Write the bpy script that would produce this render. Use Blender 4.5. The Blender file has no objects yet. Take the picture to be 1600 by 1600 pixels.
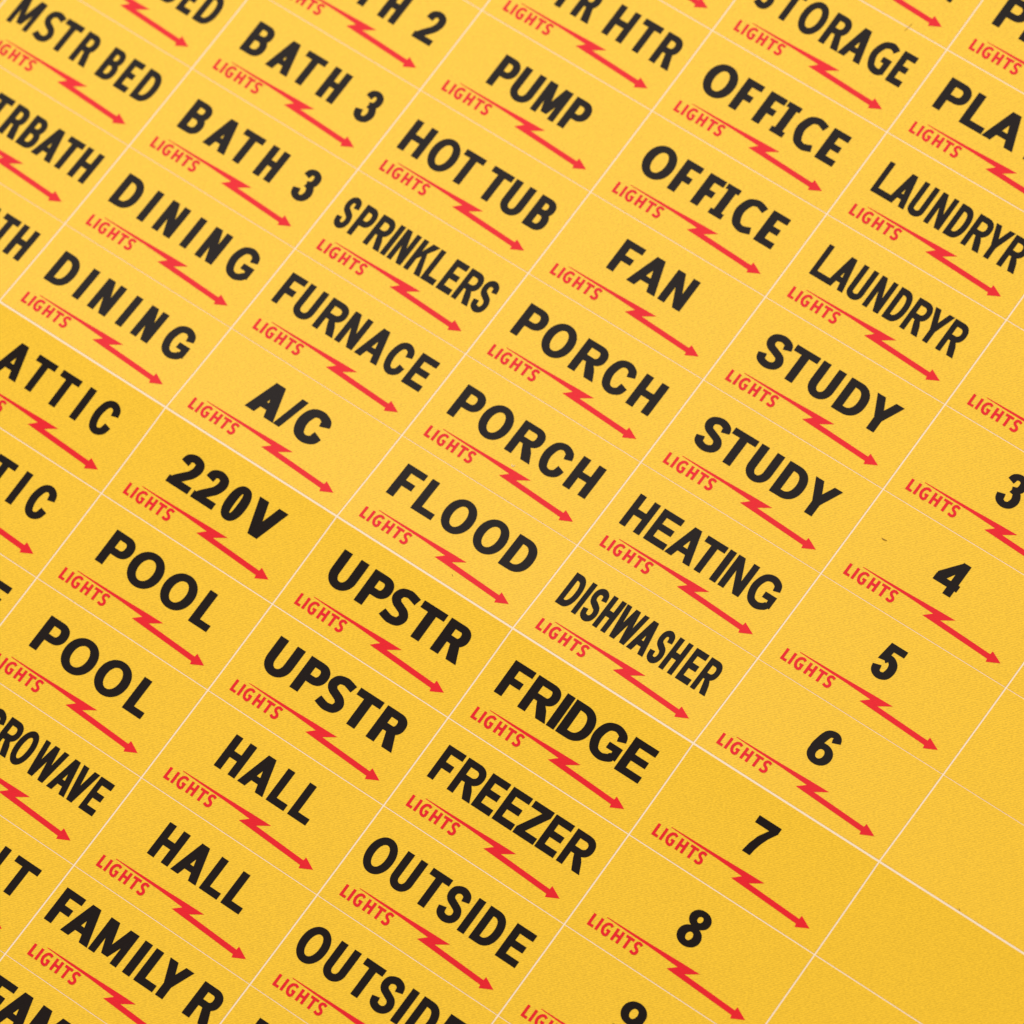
import bpy, math, random
from mathutils import Vector, Matrix
from mathutils.geometry import delaunay_2d_cdt

# ------------------------------------------------------------------ scene, camera, light
S = 0.0254                      # one label is 25.4 mm wide and 12.7 mm high
SLOPE, CURV = 0.0971769, 0.0145063   # the sheet is bent over a ridge at y = 0
scene = bpy.context.scene
COL = scene.collection

cam_d = bpy.data.cameras.new('camera')
cam = bpy.data.objects.new('camera', cam_d)
COL.objects.link(cam)
scene.camera = cam
Rw = Matrix(((0.8059347084226436, 0.5868848496356247, -0.07768795934942858),
             (0.5059116312074674, -0.7509257680498713, -0.4244571972386737),
             (-0.3074453889208746, 0.30278154525479417, -0.9021090115304309)))
rot = Rw.transposed() @ Matrix(((1, 0, 0), (0, -1, 0), (0, 0, -1)))
loc = Vector((9.605255994336927, -6.379410929675878, 20.402060713875578)) * S
cam.matrix_world = Matrix.Translation(loc) @ rot.to_4x4()
cam_d.sensor_width = 36
cam_d.lens = 7725.4238 / 1600 * 36
cam_d.clip_start = 0.05
cam_d.clip_end = 20
cam_d.dof.use_dof = True
cam_d.dof.focus_distance = 22.15 * S
cam_d.dof.aperture_fstop = 33

world = bpy.data.worlds.new('World')
scene.world = world
world.use_nodes = True
bg = world.node_tree.nodes['Background']
bg.inputs[0].default_value = (1.0, 0.98, 0.95, 1)
bg.inputs[1].default_value = 0.325


def area(name, at, target, size, power, colour):
    d = bpy.data.lights.new(name, 'AREA')
    d.shape = 'RECTANGLE'
    d.size, d.size_y = size[0] * S, size[1] * S
    d.energy = power
    d.color = colour
    o = bpy.data.objects.new(name, d)
    COL.objects.link(o)
    o.location = Vector(at) * S
    o.rotation_euler = (Vector(target) - Vector(at)).to_track_quat('-Z', 'Y').to_euler()
    return o


key = area('softbox', (-10, 9, 24), (2.6, 0.8, 0), (17, 9), 3.6, (1.0, 0.97, 0.93))
key.rotation_euler = (0, 0, 0)
fill = area('added_fill', (20, -9, 22), (4.2, -0.4, 0), (14, 14), 1.5, (1.0, 0.97, 0.93))  # added fill light, evens out the diffuse brightness toward the lower right


scene.view_settings.view_transform = 'Standard'
scene.view_settings.look = 'None'
scene.view_settings.exposure = 0
scene.view_settings.gamma = 1


# ------------------------------------------------------------------ materials
def material(name):
    m = bpy.data.materials.new(name)
    m.use_nodes = True
    return m, m.node_tree.nodes, m.node_tree.links, m.node_tree.nodes['Principled BSDF']


def weave_height(n, l):
    """woven-cloth relief: rows of short staggered thread floats, continuous over the sheet"""
    geo = n.new('ShaderNodeNewGeometry')
    mp = n.new('ShaderNodeMapping')
    # thread floats run at 23 degrees to the label's baseline
    mp.inputs['Rotation'].default_value = (0, 0, -math.radians(23.3))
    mp.inputs['Scale'].default_value = (1 / S, 1 / S, 1 / S)
    l.new(geo.outputs['Position'], mp.inputs['Vector'])

    def math_node(op, a, b=None, c=None):
        q = n.new('ShaderNodeMath')
        q.operation = op
        for k, x in enumerate((a, b, c)):
            if x is None:
                continue
            if isinstance(x, (int, float)):
                q.inputs[k].default_value = x
            else:
                l.new(x, q.inputs[k])
        return q.outputs[0]

    sc = n.new('ShaderNodeVectorMath')
    sc.operation = 'MULTIPLY'
    sc.inputs[1].default_value = (85, 200, 1)
    l.new(mp.outputs[0], sc.inputs[0])
    ns = n.new('ShaderNodeTexNoise')
    ns.inputs['Scale'].default_value = 1.0
    ns.inputs['Detail'].default_value = 0.0
    l.new(sc.outputs[0], ns.inputs['Vector'])
    sep = n.new('ShaderNodeSeparateXYZ')
    l.new(mp.outputs[0], sep.inputs[0])
    wob = math_node('MULTIPLY', ns.outputs['Fac'], 5.0)
    a = math_node('MULTIPLY_ADD', sep.outputs['Y'], 2 * math.pi / 0.0088, wob)
    b = math_node('MULTIPLY_ADD', sep.outputs['X'], 2 * math.pi / 0.0215, math_node('MULTIPLY', a, 0.42))
    wv = math_node('MULTIPLY', math_node('SINE', a), math_node('MULTIPLY_ADD', math_node('SINE', b), 0.45, 0.55))
    h = math_node('MULTIPLY_ADD', wv, 0.25, math_node('MULTIPLY_ADD', ns.outputs['Fac'], 0.55, 0.225))
    return h, geo


def cloth(name, base, rough, spec, amp, tint):
    m, n, l, p = material(name)
    ns, geo = weave_height(n, l)
    ramp = n.new('ShaderNodeMapRange')
    ramp.inputs['From Min'].default_value = 0.3
    ramp.inputs['From Max'].default_value = 0.7
    ramp.inputs['To Min'].default_value = 1 - amp
    ramp.inputs['To Max'].default_value = 1 + amp
    l.new(ns, ramp.inputs['Value'])
    # broad, faint unevenness of the ink
    big = n.new('ShaderNodeTexNoise')
    big.inputs['Scale'].default_value = 2.2 / S
    big.inputs['Detail'].default_value = 4
    l.new(geo.outputs['Position'], big.inputs['Vector'])
    r2 = n.new('ShaderNodeMapRange')
    r2.inputs['From Min'].default_value = 0.3
    r2.inputs['From Max'].default_value = 0.7
    r2.inputs['To Min'].default_value = 1 - tint
    r2.inputs['To Max'].default_value = 1 + tint
    l.new(big.outputs['Fac'], r2.inputs['Value'])
    mul = n.new('ShaderNodeMath')
    mul.operation = 'MULTIPLY'
    l.new(ramp.outputs[0], mul.inputs[0])
    l.new(r2.outputs[0], mul.inputs[1])
    vm = n.new('ShaderNodeVectorMath')
    vm.operation = 'SCALE'
    vm.inputs[0].default_value = base
    l.new(mul.outputs[0], vm.inputs['Scale'])
    l.new(vm.outputs[0], p.inputs['Base Color'])
    p.inputs['Roughness'].default_value = rough
    p.inputs['Specular IOR Level'].default_value = spec
    bump = n.new('ShaderNodeBump')
    bump.inputs['Strength'].default_value = 0.06
    bump.inputs['Distance'].default_value = 0.00003
    l.new(ns, bump.inputs['Height'])
    l.new(bump.outputs[0], p.inputs['Normal'])
    return m


YELLOW = cloth('yellow_vinyl_cloth', (0.945, 0.560, 0.030), 0.34, 0.10, 0.14, 0.004)
BLACK = cloth('black_ink', (0.0115, 0.0066, 0.0052), 0.36, 0.046, 0.12, 0.05)
RED = cloth('red_ink', (0.84, 0.017, 0.026), 0.36, 0.058, 0.06, 0.03)
LINER, _n, _l, _p = material('white_liner_paper')
_p.inputs['Base Color'].default_value = (0.96, 0.77, 0.55, 1)
_p.inputs['Roughness'].default_value = 0.55
TABLE, _n, _l, _p = material('grey_table')
_p.inputs['Base Color'].default_value = (0.55, 0.54, 0.52, 1)
_p.inputs['Roughness'].default_value = 0.6
LINT, _n, _l, _p = material('brown_lint')
_p.inputs['Base Color'].default_value = (0.30, 0.16, 0.03, 1)
_p.inputs['Roughness'].default_value = 0.8
PALE, _n, _l, _p = material('pale_lint')
_p.inputs['Base Color'].default_value = (0.95, 0.85, 0.6, 1)
_p.inputs['Roughness'].default_value = 0.8


# ------------------------------------------------------------------ the bent surface
CURL, CURL_L = 0.0130, 0.33      # the sheet bends a little harder close to the ridge


def height(y):
    return CURV * y * y + (SLOPE * y if y < 0 else 0.0) + CURL * math.exp(-abs(y) / CURL_L)


def slope_at(y):
    return 2 * CURV * y + (SLOPE if y < 0 else 0.0) - math.copysign(CURL / CURL_L, y) * math.exp(-abs(y) / CURL_L)


def row_of(r):
    """y of the middle of a label in row r"""
    return -(r + 1) * .5 - (.005 if r >= 0 else 0) + (line_y(r + 1, -1) - (-(r + 1) * .5 - (.005 if r >= 0 else 0))) + .25


def local_z(r, dy):
    """height of a row-r label above its own tangent plane, dy from its middle"""
    y = row_of(r)
    d = dy
    if (y + d) * y < 0:
        d = -y * .999
    return height(y + d) - height(y) - slope_at(y) * d


ROW_DY = {-7: .001, -5: .002, -4: -.0005, -3: -.0027, -2: -.0016, -1: -.0015, 0: 0.0,
          1: 0.0, 2: .0045, 3: .0018, 4: .0004, 5: -.004}


def line_y(r, side):
    """y of the cut line above row r; side -1 = seen from the label above it"""
    y = -r * 0.5 + ROW_DY.get(r, 0.0)
    if r > 0 or (r == 0 and side > 0):
        y -= 0.005
    return y


# ------------------------------------------------------------------ lettering: strokes -> flat print
def ring(cx, cy, rx, ry, t, u, a0, a1, n=28, e=0.92):
    def pt(a, qx, qy):
        c, s = math.cos(a), math.sin(a)
        return (cx + qx * math.copysign(abs(c) ** e, c), cy + qy * math.copysign(abs(s) ** e, s))
    a0, a1 = math.radians(a0), math.radians(a1)
    parts = 2 if a1 - a0 > 6 else 1
    out = []
    for h in range(parts):
        b0, b1 = a0 + (a1 - a0) * h / parts, a0 + (a1 - a0) * (h + 1) / parts
        m = n // parts
        an = [b0 + (b1 - b0) * k / m for k in range(m + 1)]
        out.append([pt(a, rx, ry) for a in an] + [pt(a, rx - t, ry - u) for a in reversed(an)])
    return out


def stroke(pts, t, u, n=10):
    """thick smooth line through control points; t = thickness of upright runs, u = of flat runs"""
    P = [pts[0]] + list(pts) + [pts[-1]]
    P[0] = (2 * pts[0][0] - pts[1][0], 2 * pts[0][1] - pts[1][1])
    P[-1] = (2 * pts[-1][0] - pts[-2][0], 2 * pts[-1][1] - pts[-2][1])
    c = []
    for i in range(1, len(P) - 2):
        p0, p1, p2, p3 = P[i - 1:i + 3]
        for k in range(n):
            s = k / n
            c.append(tuple(0.5 * (2 * p1[j] + (p2[j] - p0[j]) * s + (2 * p0[j] - 5 * p1[j] + 4 * p2[j] - p3[j]) * s * s
                                  + (3 * p1[j] - p0[j] - 3 * p2[j] + p3[j]) * s ** 3) for j in (0, 1)))
    c.append(tuple(pts[-1]))
    L, Rr = [], []
    for i, q in enumerate(c):
        a, b = c[max(i - 1, 0)], c[min(i + 1, len(c) - 1)]
        dx, dy = b[0] - a[0], b[1] - a[1]
        d = math.hypot(dx, dy) or 1
        nx, ny = -dy / d, dx / d
        w = 0.5 * math.sqrt((nx * t) ** 2 + (ny * u) ** 2)
        L.append((q[0] + nx * w, q[1] + ny * w))
        Rr.append((q[0] - nx * w, q[1] - ny * w))
    return [L + Rr[::-1]]


def rect(a, b, c, d):
    return [(a, b), (c, b), (c, d), (a, d)]


def bowl(xs, xe, yb, yt, t, u, k=0.5):
    ry = (yt - yb) / 2
    rx = min(ry * 1.05, (xe - xs) * (1 - k) + 0.0)
    rx = max(rx, t * 1.15)
    xm = xe - rx
    return [rect(xs, yt - u, xm + .0005, yt), rect(xs, yb, xm + .0005, yb + u)] + \
        ring(xm, (yb + yt) / 2, rx, ry, t, u, -90, 90, 20, 0.9)


def box_map(pts, a, b, H, t, u, ov=0.003):
    """unit-square centreline -> letter box inset by half the stroke"""
    xa, xb, ya, yb = a + t / 2, b - t / 2, u / 2 - ov, H - u / 2 + ov
    return [(xa + x * (xb - xa), ya + y * (yb - ya)) for x, y in pts]


def glyph(ch, a, b, H, t, u, hum):
    w = b - a
    m = (a + b) / 2
    ov = 0.003
    k = t / 2 / max(w - t, .01)
    if ch == 'I':
        if hum == 2:
            return [rect(m - t / 2, 0, m + t / 2, H), rect(a, 0, b, u * .85), rect(a, H - u * .85, b, H)]
        return [rect(a, 0, a + t, H)]
    if ch == 'L':
        return [rect(a, 0, a + t, H), rect(a, 0, b, u)]
    if ch == 'H':
        return [rect(a, 0, a + t, H), rect(b - t, 0, b, H), rect(a, H * .5 - u * .48, b, H * .5 + u * .52)]
    if ch in 'EF':
        o = [rect(a, 0, a + t, H), rect(a, H - u, b, H)]
        if ch == 'E':
            f = .94 if not hum else .9
            o[1] = rect(a, H - u, a + w * (.98 if not hum else .96), H)
            o += [rect(a, 0, b, u), rect(a, H * .5 - u * .45, a + w * f - .004, H * .5 + u * .52)]
        else:
            o += [rect(a, H * .42 - u * .2, a + w * .84, H * .42 + u * .8)]
        return o
    if ch == 'T':
        return [rect(a, H - u, b, H), rect(m - t / 2, 0, m + t / 2, H)]
    if ch == 'O':
        return ring(m, H / 2, w / 2, H / 2 + ov, t * 1.03, u, 0, 360, 56, 0.95)
    if ch == '0':
        return ring(m, H / 2, w / 2, H / 2 + ov, t, u, 0, 360, 40, 0.86)
    if ch == 'C':
        if hum:
            return stroke(box_map([(1 + k, .91), (.90, .985), (.62, 1.0), (.22, .88), (0, .5), (.22, .12), (.62, 0), (.90, .015), (1 + k, .09)], a, b, H, t, u), t * 1.02, u)
        return stroke(box_map([(1.0, .69), (.88, .90), (.52, 1.0), (.16, .88), (0, .5), (.16, .12), (.52, 0), (.88, .10), (1.01, .33)], a, b, H, t, u), t * 1.02, u)
    if ch == 'G':
        if hum:
            c = stroke(box_map([(.98 + k * .6, .90), (.86, .98), (.62, 1.0), (.22, .88), (0, .5), (.22, .12), (.60, 0), (.84, .01), (.99, .06)], a, b, H, t, u), t * 1.02, u)
            return c + [rect(b - t * .95, H * .07, b - w * .008, H * .55), rect(m + w * .06, H * .55 - u * .9, b - w * .008, H * .55)]
        c = stroke(box_map([(.96, .70), (.86, .90), (.52, 1.0), (.16, .88), (0, .5), (.16, .12), (.52, 0), (.84, .07), (.97, .17)], a, b, H, t, u), t * 1.02, u)
        return c + [rect(b - t * .85, H * .16, b, H * .53), rect(m + w * .04, H * .53 - u * .92, b, H * .53)]
    if ch == 'S':
        if hum == 1:
            p = [(.90 + k, .92), (.76, .985), (.52, 1.0), (.15, .93), (0, .73), (.18, .575), (.5, .495), (.82, .41), (1, .25), (.84, .06), (.46, 0), (.18, .015), (.05 - k, .085)]
        else:
            p = [(.965, .735), (.86, .92), (.50, 1.0), (.14, .92), (.04, .745), (.17, .60), (.50, .51), (.85, .41), (.985, .24), (.86, .07), (.50, 0), (.12, .08), (.015, .28)]
        return stroke(box_map(p, a, b, H, t, u), t, u * 1.02, 8)
    if ch == 'U':
        r = min(w / 2 * 1.05, H * .45)
        return [rect(a, r - .003, a + t, H), rect(b - t, r - .003, b, H)] + ring(m, r - ov, w / 2, r, t, u, 180, 360, 24, 0.95)
    if ch == 'D':
        rx = w * .60
        xm = b - rx
        return [rect(a, 0, a + t, H), rect(a, 0, xm + .0005, u), rect(a, H - u, xm + .0005, H)] + ring(xm, H / 2, rx, H / 2, t * 1.03, u, -90, 90, 26, 0.88)
    if ch == 'P':
        return [rect(a, 0, a + t, H)] + bowl(a, b, H * .36, H, t, u * .97)
    if ch == 'B':
        return [rect(a, 0, a + t, H)] + bowl(a, b - w * .05, H * .46, H, t * .96, u * .92) + bowl(a, b, 0, H * .46 + u * .9, t, u * .97)
    if ch == 'R':
        bx = b - w * .055 if not hum else b - w * .09
        o = [rect(a, 0, a + t, H)] + bowl(a, bx, H * .40, H, t, u * .95)
        if hum:
            o += [[(a + w * .42, H * .46), (a + w * .42 + t * 1.0, H * .49), (b, 0), (b - t * 1.22, 0)]]
        else:
            o += [[(a + w * .36, H * .47), (a + w * .50 + t * .6, H * .44), (a + w * .66 + t * .55, H * .30), (b, 0), (b - t * 1.25, 0), (a + w * .46, H * .29)]]
        return o
    if ch in 'AV':
        f = min(t * 1.12, w * .33)
        if ch == 'A':
            o = [[(a, 0), (a + f, 0), (m + f / 2, H), (m - f / 2, H)], [(b - f, 0), (b, 0), (m + f / 2, H), (m - f / 2, H)]]
            y0, y1 = H * .21, H * .21 + u * .88
            k0 = y0 / H * (w / 2 - f / 2)
            return o + [rect(a + f * .4 + k0, y0, b - f * .4 - k0, y1)]
        return [[(a, H), (a + f, H), (m + f / 2, 0), (m - f / 2, 0)], [(b - f, H), (b, H), (m + f / 2, 0), (m - f / 2, 0)]]
    if ch == 'W':
        f = t * 1.0
        q1, q2 = a + w * .27, b - w * .27
        L = lambda x0, x1: [(x0 - f / 2, H), (x0 + f / 2, H), (x1 + f / 2, 0), (x1 - f / 2, 0)]
        return [L(a + f / 2, q1), L(m, q1 + f * .05), L(m, q2 - f * .05), L(b - f / 2, q2)]
    if ch == 'M':
        ts = t * .86
        y = H * .10
        return [rect(a, 0, a + ts, H), rect(b - ts, 0, b, H),
                [(a, H), (a + t * 1.18, H), (m + t * .42, y), (m - t * .42, y)],
                [(b - t * 1.18, H), (b, H), (m + t * .42, y), (m - t * .42, y)]]
    if ch == 'N':
        return [rect(a, 0, a + t * .96, H), rect(b - t * .96, 0, b, H), [(a, H), (a + t * 1.02, H), (b, 0), (b - t * 1.02, 0)]]
    if ch == 'K':
        return [rect(a, 0, a + t, H), [(a + t * .8, H * .36), (a + t * .8, H * .58), (b - t * 1.45 - w * .04, H), (b - w * .04, H)],
                [(a + w * .40, H * .60), (a + w * .60, H * .66), (b, 0), (b - t * 1.25, 0)]]
    if ch == 'Y':
        y = H * .44
        return [rect(m - t / 2, 0, m + t / 2, y), [(a, H), (a + t * 1.08, H), (m + t / 2, y - .004), (m - t / 2, y - .012)],
                [(b - t * 1.08, H), (b, H), (m + t / 2, y - .012), (m - t / 2, y - .004)]]
    if ch == 'Z':
        return [rect(a, 0, b, u), rect(a + w * .03, H - u, b - w * .03, H), [(a, u - .002), (a + t * 1.3, u - .002), (b - w * .03, H - u + .002), (b - w * .03 - t * 1.3, H - u + .002)]]
    if ch == '/':
        f = t * .70
        return [[(a, 0), (a + f, 0), (b, H), (b - f, H)]]
    if ch == '1':
        return [rect(m - t / 2, 0, m + t / 2, H), [(m - t / 2, H), (m - t / 2, H - u * 1.3), (a, H * .70), (a, H * .86)]]
    if ch == '2':
        c = stroke(box_map([(.04, .72), (.14, .92), (.50, 1.0), (.86, .92), (.955, .73), (.80, .50), (.50, .32), (.20, .15), (.02, .0)], a, b, H, t, u), t, u, 8)
        return c + [rect(a + .0, 0, b, u * .96)]
    if ch == '3':
        c = stroke(box_map([(.05, .77), (.18, .94), (.50, 1.0), (.82, .92), (.90, .76), (.78, .61), (.42, .535)], a, b, H, t, u), t * .95, u * .92, 8)
        return c + stroke(box_map([(.42, .545), (.80, .49), (.985, .28), (.84, .07), (.48, 0), (.14, .08), (.015, .28)], a, b, H, t, u), t, u * .95, 8)
    if ch == '4':
        x = a + w * .60
        return [rect(x, 0, x + t, H), rect(a, H * .205, b, H * .205 + u * .95),
                [(a, H * .205), (a + t * .05, H * .205 + u * 1.25), (x + t * .10, H), (x + t, H), (x + t * .3, H * .72), (a + t * .95, H * .26)]]
    if ch == '5':
        c = stroke(box_map([(.20, .52), (.38, .60), (.58, .615), (.88, .50), (.985, .30), (.86, .08), (.48, 0), (.14, .08), (.015, .27)], a, b, H, t, u), t, u, 8)
        return c + [rect(a + w * .17, H - u, b - w * .06, H), [(a + w * .17, H), (a + w * .17 + t * .85, H), (a + w * .10 + t * .9, H * .50), (a + w * .06, H * .46)]]
    if ch == '6':
        c = stroke(box_map([(.93, .79), (.80, .95), (.54, 1.0), (.20, .88), (.0, .45), (.03, .28)], a, b, H, t, u), t, u * .95, 8)
        return c + ring(m, H * .31 - ov, w / 2, H * .31, t * .98, u * .92, 0, 360, 30, 0.95)
    if ch == '9':
        return [[(a + b - x, H - y) for x, y in q] for q in glyph('6', a, b, H, t, u, hum)]
    if ch == '7':
        return [[(a, H), (b, H), (b, H - u * .80), (a + w * .80, H * .60), (a + w * .68, H * .40), (a + w * .60, H * .20), (a + w * .56, 0),
                 (a + w * .21, 0), (a + w * .27, H * .25), (a + w * .40, H * .52), (a + w * .64, H - u), (a, H - u)]]
    if ch == '8':
        return ring(m, H * .285 - ov, w / 2, H * .285, t, u * .93, 0, 360, 30, 0.97) + \
            ring(m, H * .76 - ov * .2, w * .455, H * .243 + ov * .4, t * .95, u * .9, 0, 360, 30, 0.97)
    return []


def union_tris(polys):
    """triangulated union of overlapping outlines (one glyph); worked at 100x for robustness"""
    verts, faces = [], []
    for p in polys:
        ar = sum(p[i][0] * p[(i + 1) % len(p)][1] - p[(i + 1) % len(p)][0] * p[i][1] for i in range(len(p)))
        if abs(ar) < 1e-9:
            continue
        if ar < 0:
            p = p[::-1]
        k = len(verts)
        verts += [Vector((q[0] * 100, q[1] * 100)) for q in p]
        faces.append(list(range(k, k + len(p))))
    v, e, f, ov_, oe, of = delaunay_2d_cdt(verts, [], faces, 0, 1e-4)
    keep = [tri for tri, src in zip(f, of) if src]
    area = sum(abs((v[b] - v[a]).cross(v[c] - v[a])) / 2 for a, b, c in keep)
    x0, x1 = min(q.x for q in verts), max(q.x for q in verts)
    y0, y1 = min(q.y for q in verts), max(q.y for q in verts)
    if DEBUG and len(polys) > 0:
        print('UNION', len(polys), round(area / ((x1 - x0) * (y1 - y0)), 2))
    return [q / 100 for q in v], keep


DEBUG = False
LIFT = 0.0012     # thickness of the printed ink above the cloth, in label widths


def print_mesh(name, groups, mat, r, lift=LIFT):
    """flat print that follows the label's own slight curve; label-local coordinates"""
    v, f = [], []
    for grp in groups:
        a, b = union_tris(grp)
        f += [[i + len(v) for i in t] for t in b]
        v += list(a)
    co = [((p.x - .5) * S, (p.y - .25) * S, (local_z(r, p.y - .25) + lift) * S) for p in v]
    me = bpy.data.meshes.new(name)
    me.from_pydata(co, [], f)
    me.update()
    if me.polygons and sum(p.normal.z for p in me.polygons) < 0:
        me.flip_normals()
    me.materials.append(mat)
    return me


# word : (baseline, stem, bar, style, [(letter, left, right), ...]); style 0 grotesque, 1 humanist, 2 slab I
CAP = 0.177
WORDS = {
    'MSTR BED': (.215, .028, .030, 1, [('M', .073, .198), ('S', .230, .322), ('T', .330, .430), ('R', .458, .556), ('B', .618, .706), ('E', .733, .808), ('D', .834, .932)]),
    'MSTRBATH': (.214, .029, .030, 1, [('M', .045, .172), ('S', .196, .286), ('T', .300, .393), ('R', .414, .512), ('B', .525, .616), ('A', .622, .738), ('T', .735, .826), ('H', .843, .941)]),
    'BATH 3': (.209, .034, .031, 1, [('B', .128, .242), ('A', .285, .416), ('T', .424, .541), ('H', .585, .688), ('3', .793, .899)]),
    'BATH 2': (.210, .034, .031, 1, [('B', .128, .242), ('A', .285, .416), ('T', .424, .541), ('H', .585, .686), ('2', .792, .900)]),
    'DINING': (.211, .034, .031, 0, [('D', .096, .218), ('I', .267, .300), ('N', .359, .467), ('I', .526, .560), ('N', .618, .720), ('G', .772, .908)]),
    'ATTIC': (.218, .033, .031, 0, [('A', .175, .316), ('T', .332, .445), ('T', .477, .589), ('I', .638, .669), ('C', .727, .842)]),
    'RANGE': (.222, .036, .031, 1, [('R', .10, .25), ('A', .28, .42), ('N', .46, .59), ('G', .63, .78), ('E', .84, .942)]),
    'WTR HTR': (.208, .031, .031, 1, [('W', .075, .240), ('T', .245, .345), ('R', .370, .475), ('H', .555, .671), ('T', .698, .803), ('R', .831, .943)]),
    'PUMP': (.199, .034, .031, 1, [('P', .241, .348), ('U', .360, .480), ('M', .502, .636), ('P', .659, .768)]),
    'HOT TUB': (.194, .034, .030, 1, [('H', .085, .208), ('O', .232, .372), ('T', .378, .493), ('T', .541, .657), ('U', .670, .785), ('B', .819, .925)]),
    'SPRINKLERS': (.200, .024, .030, 0, [('S', .060, .136), ('P', .154, .235), ('R', .248, .342), ('I', .350, .373), ('N', .389, .471), ('K', .487, .583), ('L', .587, .662), ('E', .677, .754), ('R', .766, .861), ('S', .862, .943)]),
    'FURNACE': (.219, .029, .031, 0, [('F', .069, .160), ('U', .177, .283), ('R', .309, .430), ('N', .440, .543), ('A', .557, .687), ('C', .699, .808), ('E', .831, .933)]),
    'A/C': (.212, .046, .036, 0, [('A', .299, .464), ('/', .464, .542), ('C', .548, .705)]),
    '220V': (.212, .042, .034, 1, [('2', .216, .344), ('2', .361, .487), ('0', .512, .622), ('V', .640, .806)]),
    'POOL': (.218, .039, .032, 1, [('P', .173, .307), ('O', .322, .493), ('O', .517, .684), ('L', .719, .825)]),
    'MICROWAVE': (.228, .024, .030, 0, [('M', .055, .150), ('I', .168, .192), ('C', .212, .318), ('R', .326, .421), ('O', .420, .512), ('W', .526, .660), ('A', .660, .762), ('V', .745, .838), ('E', .846, .926)]),
    'BSMNT': (.226, .034, .031, 1, [('B', .10, .21), ('S', .25, .34), ('M', .38, .54), ('N', .60, .722), ('T', .762, .896)]),
    'STORAGE': (.217, .029, .031, 1, [('S', .085, .165), ('T', .195, .294), ('O', .311, .436), ('R', .457, .567), ('A', .569, .693), ('G', .706, .818), ('E', .839, .918)]),
    'CLOSET': (.208, .021, .030, 1, [('C', .10, .20), ('L', .24, .32), ('O', .36, .48), ('S', .52, .61), ('E', .66, .74), ('T', .80, .935)]),
    'OFFICE': (.210, .038, .031, 2, [('O', .109, .266), ('F', .290, .385), ('F', .423, .516), ('I', .525, .599), ('C', .627, .750), ('E', .783, .883)]),
    'FAN': (.221, .036, .031, 0, [('F', .288, .397), ('A', .404, .566), ('N', .582, .708)]),
    'PORCH': (.205, .036, .031, 0, [('P', .104, .231), ('O', .250, .403), ('R', .434, .579), ('C', .598, .735), ('H', .765, .893)]),
    'FLOOD': (.222, .037, .031, 0, [('F', .112, .226), ('L', .253, .369), ('O', .390, .544), ('O', .572, .727), ('D', .751, .885)]),
    'UPSTR': (.218, .041, .034, 1, [('U', .127, .269), ('P', .304, .435), ('S', .443, .570), ('T', .584, .717), ('R', .737, .883)]),
    'HALL': (.230, .034, .031, 1, [('H', .240, .358), ('A', .374, .518), ('L', .536, .637), ('L', .658, .761)]),
    'FAMILY R': (.229, .037, .032, 1, [('F', .041, .149), ('A', .135, .289), ('M', .294, .454), ('I', .488, .525), ('L', .552, .659), ('Y', .629, .764), ('R', .826, .965)]),
    'PLAY RM': (.220, .037, .032, 1, [('P', .103, .236), ('L', .253, .378), ('A', .382, .552), ('Y', .565, .70), ('R', .74, .85), ('M', .87, .97)]),
    'LAUNDRYR': (.207, .024, .029, 0, [('L', .101, .200), ('A', .192, .288), ('U', .296, .378), ('N', .398, .486), ('D', .506, .592), ('R', .605, .703), ('Y', .693, .798), ('R', .804, .900)]),
    'STUDY': (.207, .037, .031, 0, [('S', .129, .265), ('T', .265, .396), ('U', .413, .540), ('D', .569, .703), ('Y', .710, .859)]),
    'HEATING': (.195, .030, .031, 0, [('H', .092, .205), ('E', .227, .341), ('A', .346, .485), ('T', .470, .582), ('I', .594, .624), ('N', .641, .756), ('G', .771, .906)]),
    'DISHWASHER': (.211, .022, .030, 0, [('D', .080, .157), ('I', .169, .191), ('S', .202, .279), ('H', .287, .358), ('W', .362, .484), ('A', .476, .567), ('S', .573, .644), ('H', .654, .727), ('E', .746, .816), ('R', .828, .910)]),
    'FRIDGE': (.212, .038, .031, 0, [('F', .101, .216), ('R', .232, .386), ('I', .391, .429), ('D', .443, .586), ('G', .595, .753), ('E', .767, .898)]),
    'FREEZER': (.219, .030, .031, 0, [('F', .081, .178), ('R', .192, .319), ('E', .326, .428), ('E', .442, .549), ('Z', .557, .670), ('E', .677, .780), ('R', .796, .924)]),
    'OUTSIDE': (.216, .033, .031, 0, [('O', .060, .198), ('U', .221, .332), ('T', .362, .470), ('S', .480, .596), ('I', .616, .649), ('D', .680, .796), ('E', .825, .935)]),
    'PATIO': (.231, .033, .031, 0, [('P', .131, .24), ('A', .27, .40), ('T', .42, .54), ('I', .60, .635), ('O', .70, .85)]),
    '1': (.222, .041, .034, 1, [('1', .445, .535)]),
    '2': (.222, 0.037, 0.031, 1, [('2', .438, .553)]),
    '3': (.222, 0.036, 0.030, 1, [('3', .437, .553)]),
    '4': (.222, 0.036, 0.032, 1, [('4', .432, .560)]),
    '5': (.221, 0.037, 0.031, 1, [('5', .438, .552)]),
    '6': (.221, 0.037, 0.030, 1, [('6', .434, .553)]),
    '7': (.214, .040, .034, 1, [('7', .438, .557)]),
    '8': (.214, 0.037, 0.029, 1, [('8', .434, .550)]),
    '9': (.214, 0.037, 0.030, 1, [('9', .434, .553)]),
    '10': (.214, .041, .033, 1, [('1', .36, .44), ('0', .48, .59)]),
}

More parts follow.
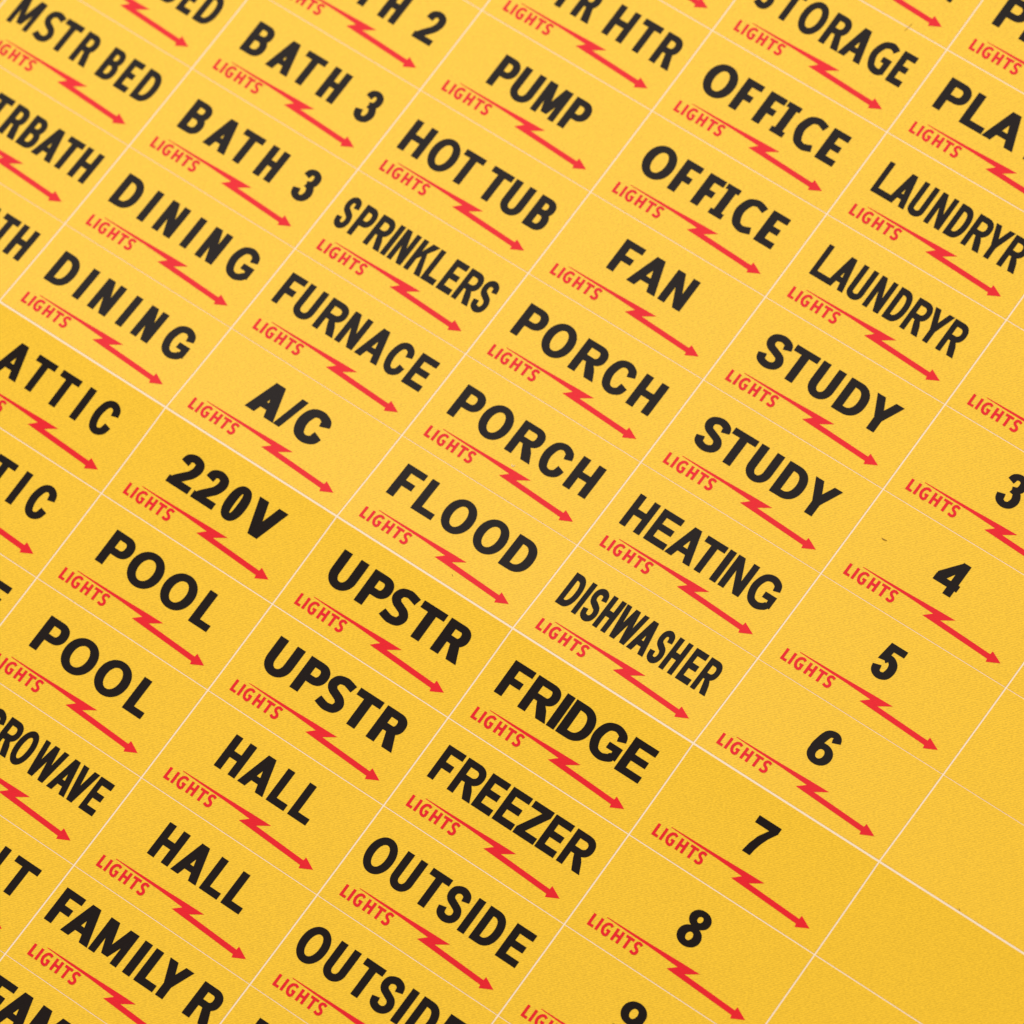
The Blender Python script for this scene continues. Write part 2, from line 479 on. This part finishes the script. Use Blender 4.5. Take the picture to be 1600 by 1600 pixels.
ARROW = [(.141, .1290), (.141, .1320), (.380, .1372), (.533, .1420), (.633, .1440), (.575, .1065), (.8525, .0950), (.8545, .1130),
         (.9150, .0835), (.8555, .0535), (.8525, .0690), (.4945, .0845), (.5310, .1165), (.386, .1225), (.256, .1250)]
CAPTION = [('L', .082, .113), ('I', .123, .1335), ('G', .147, .191), ('H', .208, .250), ('T', .2615, .304), ('S', .312, .348)]


def shift(polys, dy):
    return [[(x, y + dy) for x, y in p] for p in polys]


def word_mesh(w, r):
    base, t, u, hum, letters = WORDS[w]
    t, u = t * 1.12 + .0005, u * 1.12      # ink gain
    polys = []
    for ch, a, b in letters:
        polys.append(shift(glyph(ch, a, b, CAP, t, u, hum), base))
    return print_mesh('word', polys, BLACK, r)


caption_polys = []
for ch, a, b in CAPTION:
    caption_polys.append(shift(glyph(ch, a, b, .0605, .0136, .0128, 1 if ch in 'SG' else 0), .0550))
_prints = {}


def printed(kind, r):
    """one mesh per print and row, shared by the labels of that row"""
    if (kind, r) not in _prints:
        if kind == 'caption':
            _prints[kind, r] = print_mesh('caption', caption_polys, RED, r, LIFT * 1.35)
        elif kind == 'arrow':
            _prints[kind, r] = print_mesh('arrow', [[ARROW]], RED, r)
        else:
            _prints[kind, r] = word_mesh(kind, r)
    return _prints[kind, r]


# ------------------------------------------------------------------ one die-cut label
GAP_X = 0.0041
GAP_Y = 0.0018
THICK = 0.0020


def label_mesh(y0, y1, r):
    """die-cut cloth label as a thin solid, bent with the sheet, rounded-off top edges"""
    nx, ny = 6, 10
    x0, x1 = GAP_X, 1 - GAP_X
    co, fa = [], []
    ch = 0.0008
    for iz, (ins, dz) in enumerate(((0, -THICK), (0, -ch), (ch, 0), (ch, 0))):
        for j in range(ny + 1):
            for i in range(nx + 1):
                x = x0 + ins + (x1 - x0 - 2 * ins) * i / nx
                y = y0 + ins + (y1 - y0 - 2 * ins) * j / ny
                co.append(((x - .5) * S, (y - .25) * S, (local_z(r, y - .25) + dz) * S))
    N = (nx + 1) * (ny + 1)
    idx = lambda k, i, j: k * N + j * (nx + 1) + i
    for j in range(ny):
        for i in range(nx):
            fa.append((idx(3, i, j), idx(3, i + 1, j), idx(3, i + 1, j + 1), idx(3, i, j + 1)))
            fa.append((idx(0, i, j), idx(0, i, j + 1), idx(0, i + 1, j + 1), idx(0, i + 1, j)))
    for k in (0, 1):
        for i in range(nx):
            fa.append((idx(k, i, 0), idx(k, i + 1, 0), idx(k + 1, i + 1, 0), idx(k + 1, i, 0)))
            fa.append((idx(k, i + 1, ny), idx(k, i, ny), idx(k + 1, i, ny), idx(k + 1, i + 1, ny)))
        for j in range(ny):
            fa.append((idx(k, 0, j + 1), idx(k, 0, j), idx(k + 1, 0, j), idx(k + 1, 0, j + 1)))
            fa.append((idx(k, nx, j), idx(k, nx, j + 1), idx(k + 1, nx, j + 1), idx(k + 1, nx, j)))
    me = bpy.data.meshes.new('adhesive_label')
    me.from_pydata(co, [], fa)
    me.update()
    top = nx * ny * 2
    me.polygons.foreach_set('use_smooth', [i < top for i in range(len(me.polygons))])
    me.materials.append(YELLOW)
    return me


_cache = {}


def label_for(r):
    """label of row r in its own frame: cut edges follow the slightly uneven cut lines"""
    bottom = line_y(r + 1, -1)
    top = line_y(r, 1)
    lo = bottom - (-(r + 1) * .5 - (.005 if r >= 0 else 0))
    hi = top - (-r * .5 - (.005 if r >= 0 else 0))
    g0 = GAP_Y + (0.0006 if r == -1 else 0)
    g1 = GAP_Y + (-0.0006 if r == 0 else 0)
    key = r
    if key not in _cache:
        _cache[key] = label_mesh(g0, .5 + (hi - lo) - g1, r)
    return _cache[key], lo


def place(obj, x, y):
    s = math.atan(slope_at(y))
    obj.matrix_world = Matrix.Translation((x * S, y * S, height(y) * S)) @ Matrix.Rotation(s, 4, 'X')


GRID = {
    (-1, -4): 'MSTR BED', (-1, -3): 'MSTR BED', (-1, -2): 'MSTRBATH', (-1, -1): 'MSTRBATH',
    (0, -6): 'BATH 2', (0, -5): 'BATH 2', (0, -4): 'BATH 3', (0, -3): 'BATH 3', (0, -2): 'DINING', (0, -1): 'DINING',
    (0, 0): 'ATTIC', (0, 1): 'ATTIC', (0, 2): 'RANGE',
    (1, -7): 'WTR HTR', (1, -6): 'WTR HTR', (1, -5): 'PUMP', (1, -4): 'HOT TUB', (1, -3): 'SPRINKLERS', (1, -2): 'FURNACE', (1, -1): 'A/C',
    (1, 0): '220V', (1, 1): 'POOL', (1, 2): 'POOL', (1, 3): 'MICROWAVE', (1, 4): 'BSMNT', (1, 5): 'BSMNT',
    (2, -8): 'CLOSET', (2, -7): 'STORAGE', (2, -6): 'OFFICE', (2, -5): 'OFFICE', (2, -4): 'FAN', (2, -3): 'PORCH', (2, -2): 'PORCH', (2, -1): 'FLOOD',
    (2, 0): 'UPSTR', (2, 1): 'UPSTR', (2, 2): 'HALL', (2, 3): 'HALL', (2, 4): 'FAMILY R', (2, 5): 'FAMILY R',
    (3, -8): 'PLAY RM', (3, -7): 'PLAY RM', (3, -6): 'LAUNDRYR', (3, -5): 'LAUNDRYR', (3, -4): 'STUDY', (3, -3): 'STUDY', (3, -2): 'HEATING', (3, -1): 'DISHWASHER',
    (3, 0): 'FRIDGE', (3, 1): 'FREEZER', (3, 2): 'OUTSIDE', (3, 3): 'OUTSIDE', (3, 4): 'PATIO',
    (4, -6): '1', (4, -5): '2', (4, -4): '3', (4, -3): '4', (4, -2): '5', (4, -1): '6', (4, 0): '7', (4, 1): '8', (4, 2): '9', (4, 3): '10',
    (5, -3): None, (5, -2): None, (5, -1): None, (5, 0): None, (5, 1): None,
}

LABELS = {
    (-1, -4): 'yellow sticker whose word ends in BED, cut by the top edge at the left',
    (-1, -3): 'yellow sticker printed MSTR BED near the top left corner',
    (-1, -2): 'yellow sticker showing TRBATH, just below the MSTR BED sticker at the left edge',
    (-1, -1): 'yellow sticker showing only ATH at the left edge, left of the upper DINING sticker',
    (0, -6): 'empty corner of a yellow sticker at the top edge, above the TH 2 sticker',
    (0, -5): 'yellow sticker whose word ends in TH 2, at the top edge left of PUMP',
    (0, -4): 'upper yellow BATH 3 sticker, just below the one ending in TH 2',
    (0, -3): 'lower yellow BATH 3 sticker, just above the upper DINING sticker',
    (0, -2): 'upper yellow DINING sticker, just below the BATH 3 stickers',
    (0, -1): 'lower yellow DINING sticker, just above the wide pale slit and the ATTIC sticker',
    (0, 0): 'yellow ATTIC sticker just below the wide pale slit at the left edge',
    (0, 1): 'yellow sticker showing TIC at the left edge, below the full ATTIC sticker',
    (0, 2): 'yellow sticker showing only a final letter E, left of the lower POOL sticker',
    (1, -7): 'yellow sticker at the top edge with only an arrow tip, above R HTR',
    (1, -6): 'yellow sticker whose word ends in R HTR, just above PUMP',
    (1, -5): 'yellow PUMP sticker with short bold word, between R HTR and HOT TUB',
    (1, -4): 'yellow HOT TUB sticker with red lightning arrow, between PUMP and SPRINKLERS',
    (1, -3): 'yellow SPRINKLERS sticker with narrow black letters, between HOT TUB and FURNACE',
    (1, -2): 'yellow FURNACE sticker between SPRINKLERS and A/C',
    (1, -1): 'yellow A/C sticker just above the wide pale slit and the 220V sticker',
    (1, 0): 'yellow 220V sticker just below the wide pale slit',
    (1, 1): 'upper yellow POOL sticker, just below 220V',
    (1, 2): 'lower yellow POOL sticker, just above CROWAVE',
    (1, 3): 'yellow sticker showing CROWAVE in narrow letters at the left edge',
    (1, 4): 'yellow sticker whose word ends in a large T at the left edge, below CROWAVE',
    (1, 5): 'tiny sliver of yellow sticker at the left edge, beside the lower FAM sticker',
    (2, -8): 'yellow sticker at the top edge showing an arrow head above STORAGE',
    (2, -7): 'yellow STORAGE sticker cut by the top edge',
    (2, -6): 'upper yellow OFFICE sticker, just below STORAGE',
    (2, -5): 'lower yellow OFFICE sticker, just above FAN',
    (2, -4): 'yellow FAN sticker with a three letter word, between OFFICE and PORCH',
    (2, -3): 'upper yellow PORCH sticker, just below FAN',
    (2, -2): 'lower yellow PORCH sticker, just above FLOOD',
    (2, -1): 'yellow FLOOD sticker just above the wide pale slit',
    (2, 0): 'upper yellow UPSTR sticker, just below the wide pale slit',
    (2, 1): 'lower yellow UPSTR sticker, just above the HALL stickers',
    (2, 2): 'upper yellow HALL sticker, just below UPSTR',
    (2, 3): 'lower yellow HALL sticker, just above FAMILY R',
    (2, 4): 'yellow FAMILY R sticker near the bottom left',
    (2, 5): 'yellow sticker showing FAM in the bottom left corner, below FAMILY R',
    (3, -8): 'yellow sticker in the top right corner showing a letter P',
    (3, -7): 'yellow sticker showing PLA at the right edge, just above LAUNDRYR',
    (3, -6): 'upper yellow LAUNDRYR sticker, cut by the right edge',
    (3, -5): 'lower yellow LAUNDRYR sticker, wholly in view above STUDY',
    (3, -4): 'upper yellow STUDY sticker, just below LAUNDRYR',
    (3, -3): 'lower yellow STUDY sticker, just above HEATING',
    (3, -2): 'yellow HEATING sticker between STUDY and DISHWASHER',
    (3, -1): 'yellow DISHWASHER sticker with the narrowest letters, just above the wide pale slit',
    (3, 0): 'yellow FRIDGE sticker with heavy black letters, just below the wide pale slit',
    (3, 1): 'yellow FREEZER sticker just below FRIDGE',
    (3, 2): 'upper yellow OUTSIDE sticker, just below FREEZER',
    (3, 3): 'lower yellow OUTSIDE sticker, cut by the bottom edge',
    (3, 4): 'yellow sticker at the bottom edge, just below the lower OUTSIDE sticker',
    (4, -6): 'small corner of yellow sticker at the right edge, beside the upper LAUNDRYR sticker',
    (4, -5): 'yellow sticker showing only LIGHTS at the right edge, beside the lower LAUNDRYR sticker',
    (4, -4): 'yellow sticker numbered 3 at the right edge',
    (4, -3): 'yellow sticker numbered 4 near the right edge',
    (4, -2): 'yellow sticker numbered 5, right of the HEATING sticker',
    (4, -1): 'yellow sticker numbered 6, just above the wide pale slit',
    (4, 0): 'yellow sticker numbered 7, just below the wide pale slit',
    (4, 1): 'yellow sticker numbered 8, right of the FREEZER sticker',
    (4, 2): 'yellow sticker numbered 9 at the bottom edge',
    (4, 3): 'top part of a yellow sticker at the bottom edge, below the number 9',
    (5, -3): 'blank yellow sticker corner at the right edge, beside the one numbered 4',
    (5, -2): 'blank yellow sticker at the right edge, beside the one numbered 5',
    (5, -1): 'blank yellow sticker right of the one numbered 6, above the pale slit',
    (5, 0): 'blank yellow sticker right of the one numbered 7, below the pale slit',
    (5, 1): 'blank yellow sticker in the bottom right corner, right of the one numbered 8',
}

for (c, r), word in sorted(GRID.items(), key=lambda k: (k[0][1], k[0][0])):
    me, lo = label_for(r)
    y_bottom = -(r + 1) * .5 - (.005 if r >= 0 else 0) + lo
    o = bpy.data.objects.new('adhesive_label', me)
    COL.objects.link(o)
    place(o, c + .5, y_bottom + .25)
    o['category'] = 'sticker'
    o['group'] = 'yellow stickers in rows on the backing sheet'
    o['label'] = LABELS[(c, r)]
    if word is None:
        continue
    for nm, m in (('word', printed(word, r)), ('caption', printed('caption', r)), ('arrow', printed('arrow', r))):
        ch = bpy.data.objects.new(nm, m)
        COL.objects.link(ch)
        ch.parent = o


# ------------------------------------------------------------------ backing sheet and table
def sheet_mesh(name, x0, x1, y0, y1, top, thick, mat, holes=None):
    ys = sorted({y0 + (y1 - y0) * i / 120 for i in range(121)} | {0.0, -0.005})
    co, fa = [], []
    for y in ys:
        z = height(y)
        for dz in (top, top - thick):
            for x in (x0, x1):
                co.append((x * S, y * S, (z + dz) * S))
    for k in range(len(ys) - 1):
        a, b = 4 * k, 4 * (k + 1)
        fa += [(a, a + 1, b + 1, b), (a + 2, b + 2, b + 3, a + 3), (a, b, b + 2, a + 2), (a + 1, a + 3, b + 3, b + 1)]
    fa += [(0, 2, 3, 1), (len(co) - 4, len(co) - 3, len(co) - 1, len(co) - 2)]
    me = bpy.data.meshes.new(name)
    me.from_pydata(co, [], fa)
    me.update()
    me.materials.append(mat)
    return me


XA, XB, YA, YB = -2.6, 7.6, -4.2, 5.2
liner = bpy.data.objects.new('backing_sheet', sheet_mesh('backing_sheet', XA, XB, YA, YB, -THICK - 0.0004, 0.006, LINER))
COL.objects.link(liner)
liner['label'] = 'white paper backing sheet showing only through the thin slits between the yellow stickers'
liner['category'] = 'paper sheet'

# uncut yellow margin of the sheet, around the labels that are built
vs, fs = [], []
for c in range(-3, 8):
    for r in range(-11, 9):
        if (c, r) in GRID:
            continue
        xa, xb = max(c, XA), min(c + 1, XB)
        ya, yb = max(line_y(r + 1, -1), YA), min(line_y(r, 1), YB)
        if xb <= xa or yb <= ya:
            continue
        if (c - 1, r) in GRID:
            xa += GAP_X
        if (c + 1, r) in GRID:
            xb -= GAP_X
        if (c, r + 1) in GRID:
            ya += GAP_Y
        if (c, r - 1) in GRID:
            yb -= GAP_Y
        n = 5
        for j in range(n):
            p, q = ya + (yb - ya) * j / n, ya + (yb - ya) * (j + 1) / n
            k = len(vs)
            vs += [(xa * S, p * S, height(p) * S), (xb * S, p * S, height(p) * S), (xb * S, q * S, height(q) * S), (xa * S, q * S, height(q) * S)]
            fs.append((k, k + 1, k + 2, k + 3))
mm = bpy.data.meshes.new('uncut_margin')
mm.from_pydata(vs, [], fs)
mm.update()
mm.materials.append(YELLOW)
mo = bpy.data.objects.new('uncut_margin', mm)
COL.objects.link(mo)
mo.parent = liner

tm = bpy.data.meshes.new('table_top')
q, zt = 40 * S, -0.180 * S
tm.from_pydata([(-q, -q, zt), (q, -q, zt), (q, q, zt), (-q, q, zt)], [], [(0, 1, 2, 3)])
tm.materials.append(TABLE)
to = bpy.data.objects.new('table_top', tm)
COL.objects.link(to)
to['kind'] = 'structure'


# ------------------------------------------------------------------ specks of lint on the labels
def fibre(pts, rad, mat, label):
    cu, k = [], 6
    for i, (x, y) in enumerate(pts):
        a, b = pts[max(i - 1, 0)], pts[min(i + 1, len(pts) - 1)]
        dx, dy = b[0] - a[0], b[1] - a[1]
        d = math.hypot(dx, dy) or 1
        nx, ny = -dy / d, dx / d
        rr = rad * (0.45 if i in (0, len(pts) - 1) else 1)
        for j in range(k):
            t = 2 * math.pi * j / k
            cu.append(((x + nx * rr * math.cos(t)) * S, (y + ny * rr * math.cos(t)) * S,
                       (height(y) + LIFT + rad + rr * math.sin(t)) * S))
    fa = [(i * k + j, i * k + (j + 1) % k, (i + 1) * k + (j + 1) % k, (i + 1) * k + j) for i in range(len(pts) - 1) for j in range(k)]
    fa += [tuple(range(k - 1, -1, -1)), tuple(range(len(cu) - k, len(cu)))]
    me = bpy.data.meshes.new('lint_fibre')
    me.from_pydata(cu, [], fa)
    me.update()
    me.materials.append(mat)
    o = bpy.data.objects.new('lint_fibre', me)
    COL.objects.link(o)
    o['label'] = label
    o['category'] = 'lint'


fibre([(4.131, 1.2935), (4.140, 1.2915), (4.150, 1.293), (4.159, 1.2955)], .0022, LINT, 'tiny brown fibre on the yellow sticker numbered 4')
fibre([(2.777, 3.474), (2.780, 3.488), (2.783, 3.505), (2.786, 3.520), (2.787, 3.530)], .0009, LINT, 'faint thin hair across the slit above the STORAGE sticker')
fibre([(2.512, .662), (2.518, .652), (2.524, .656), (2.529, .664)], .0020, PALE, 'tiny pale curl of lint above the lightning bolt of the lower PORCH sticker')
fibre([(2.614, .057), (2.618, .056), (2.620, .053)], .0020, LINT, 'tiny dark speck below the lightning bolt on the FLOOD sticker')
fibre([(5.413, .010), (5.417, .006), (5.420, .007)], .0022, LINT, 'tiny dark speck on the pale slit between two blank stickers at the right')
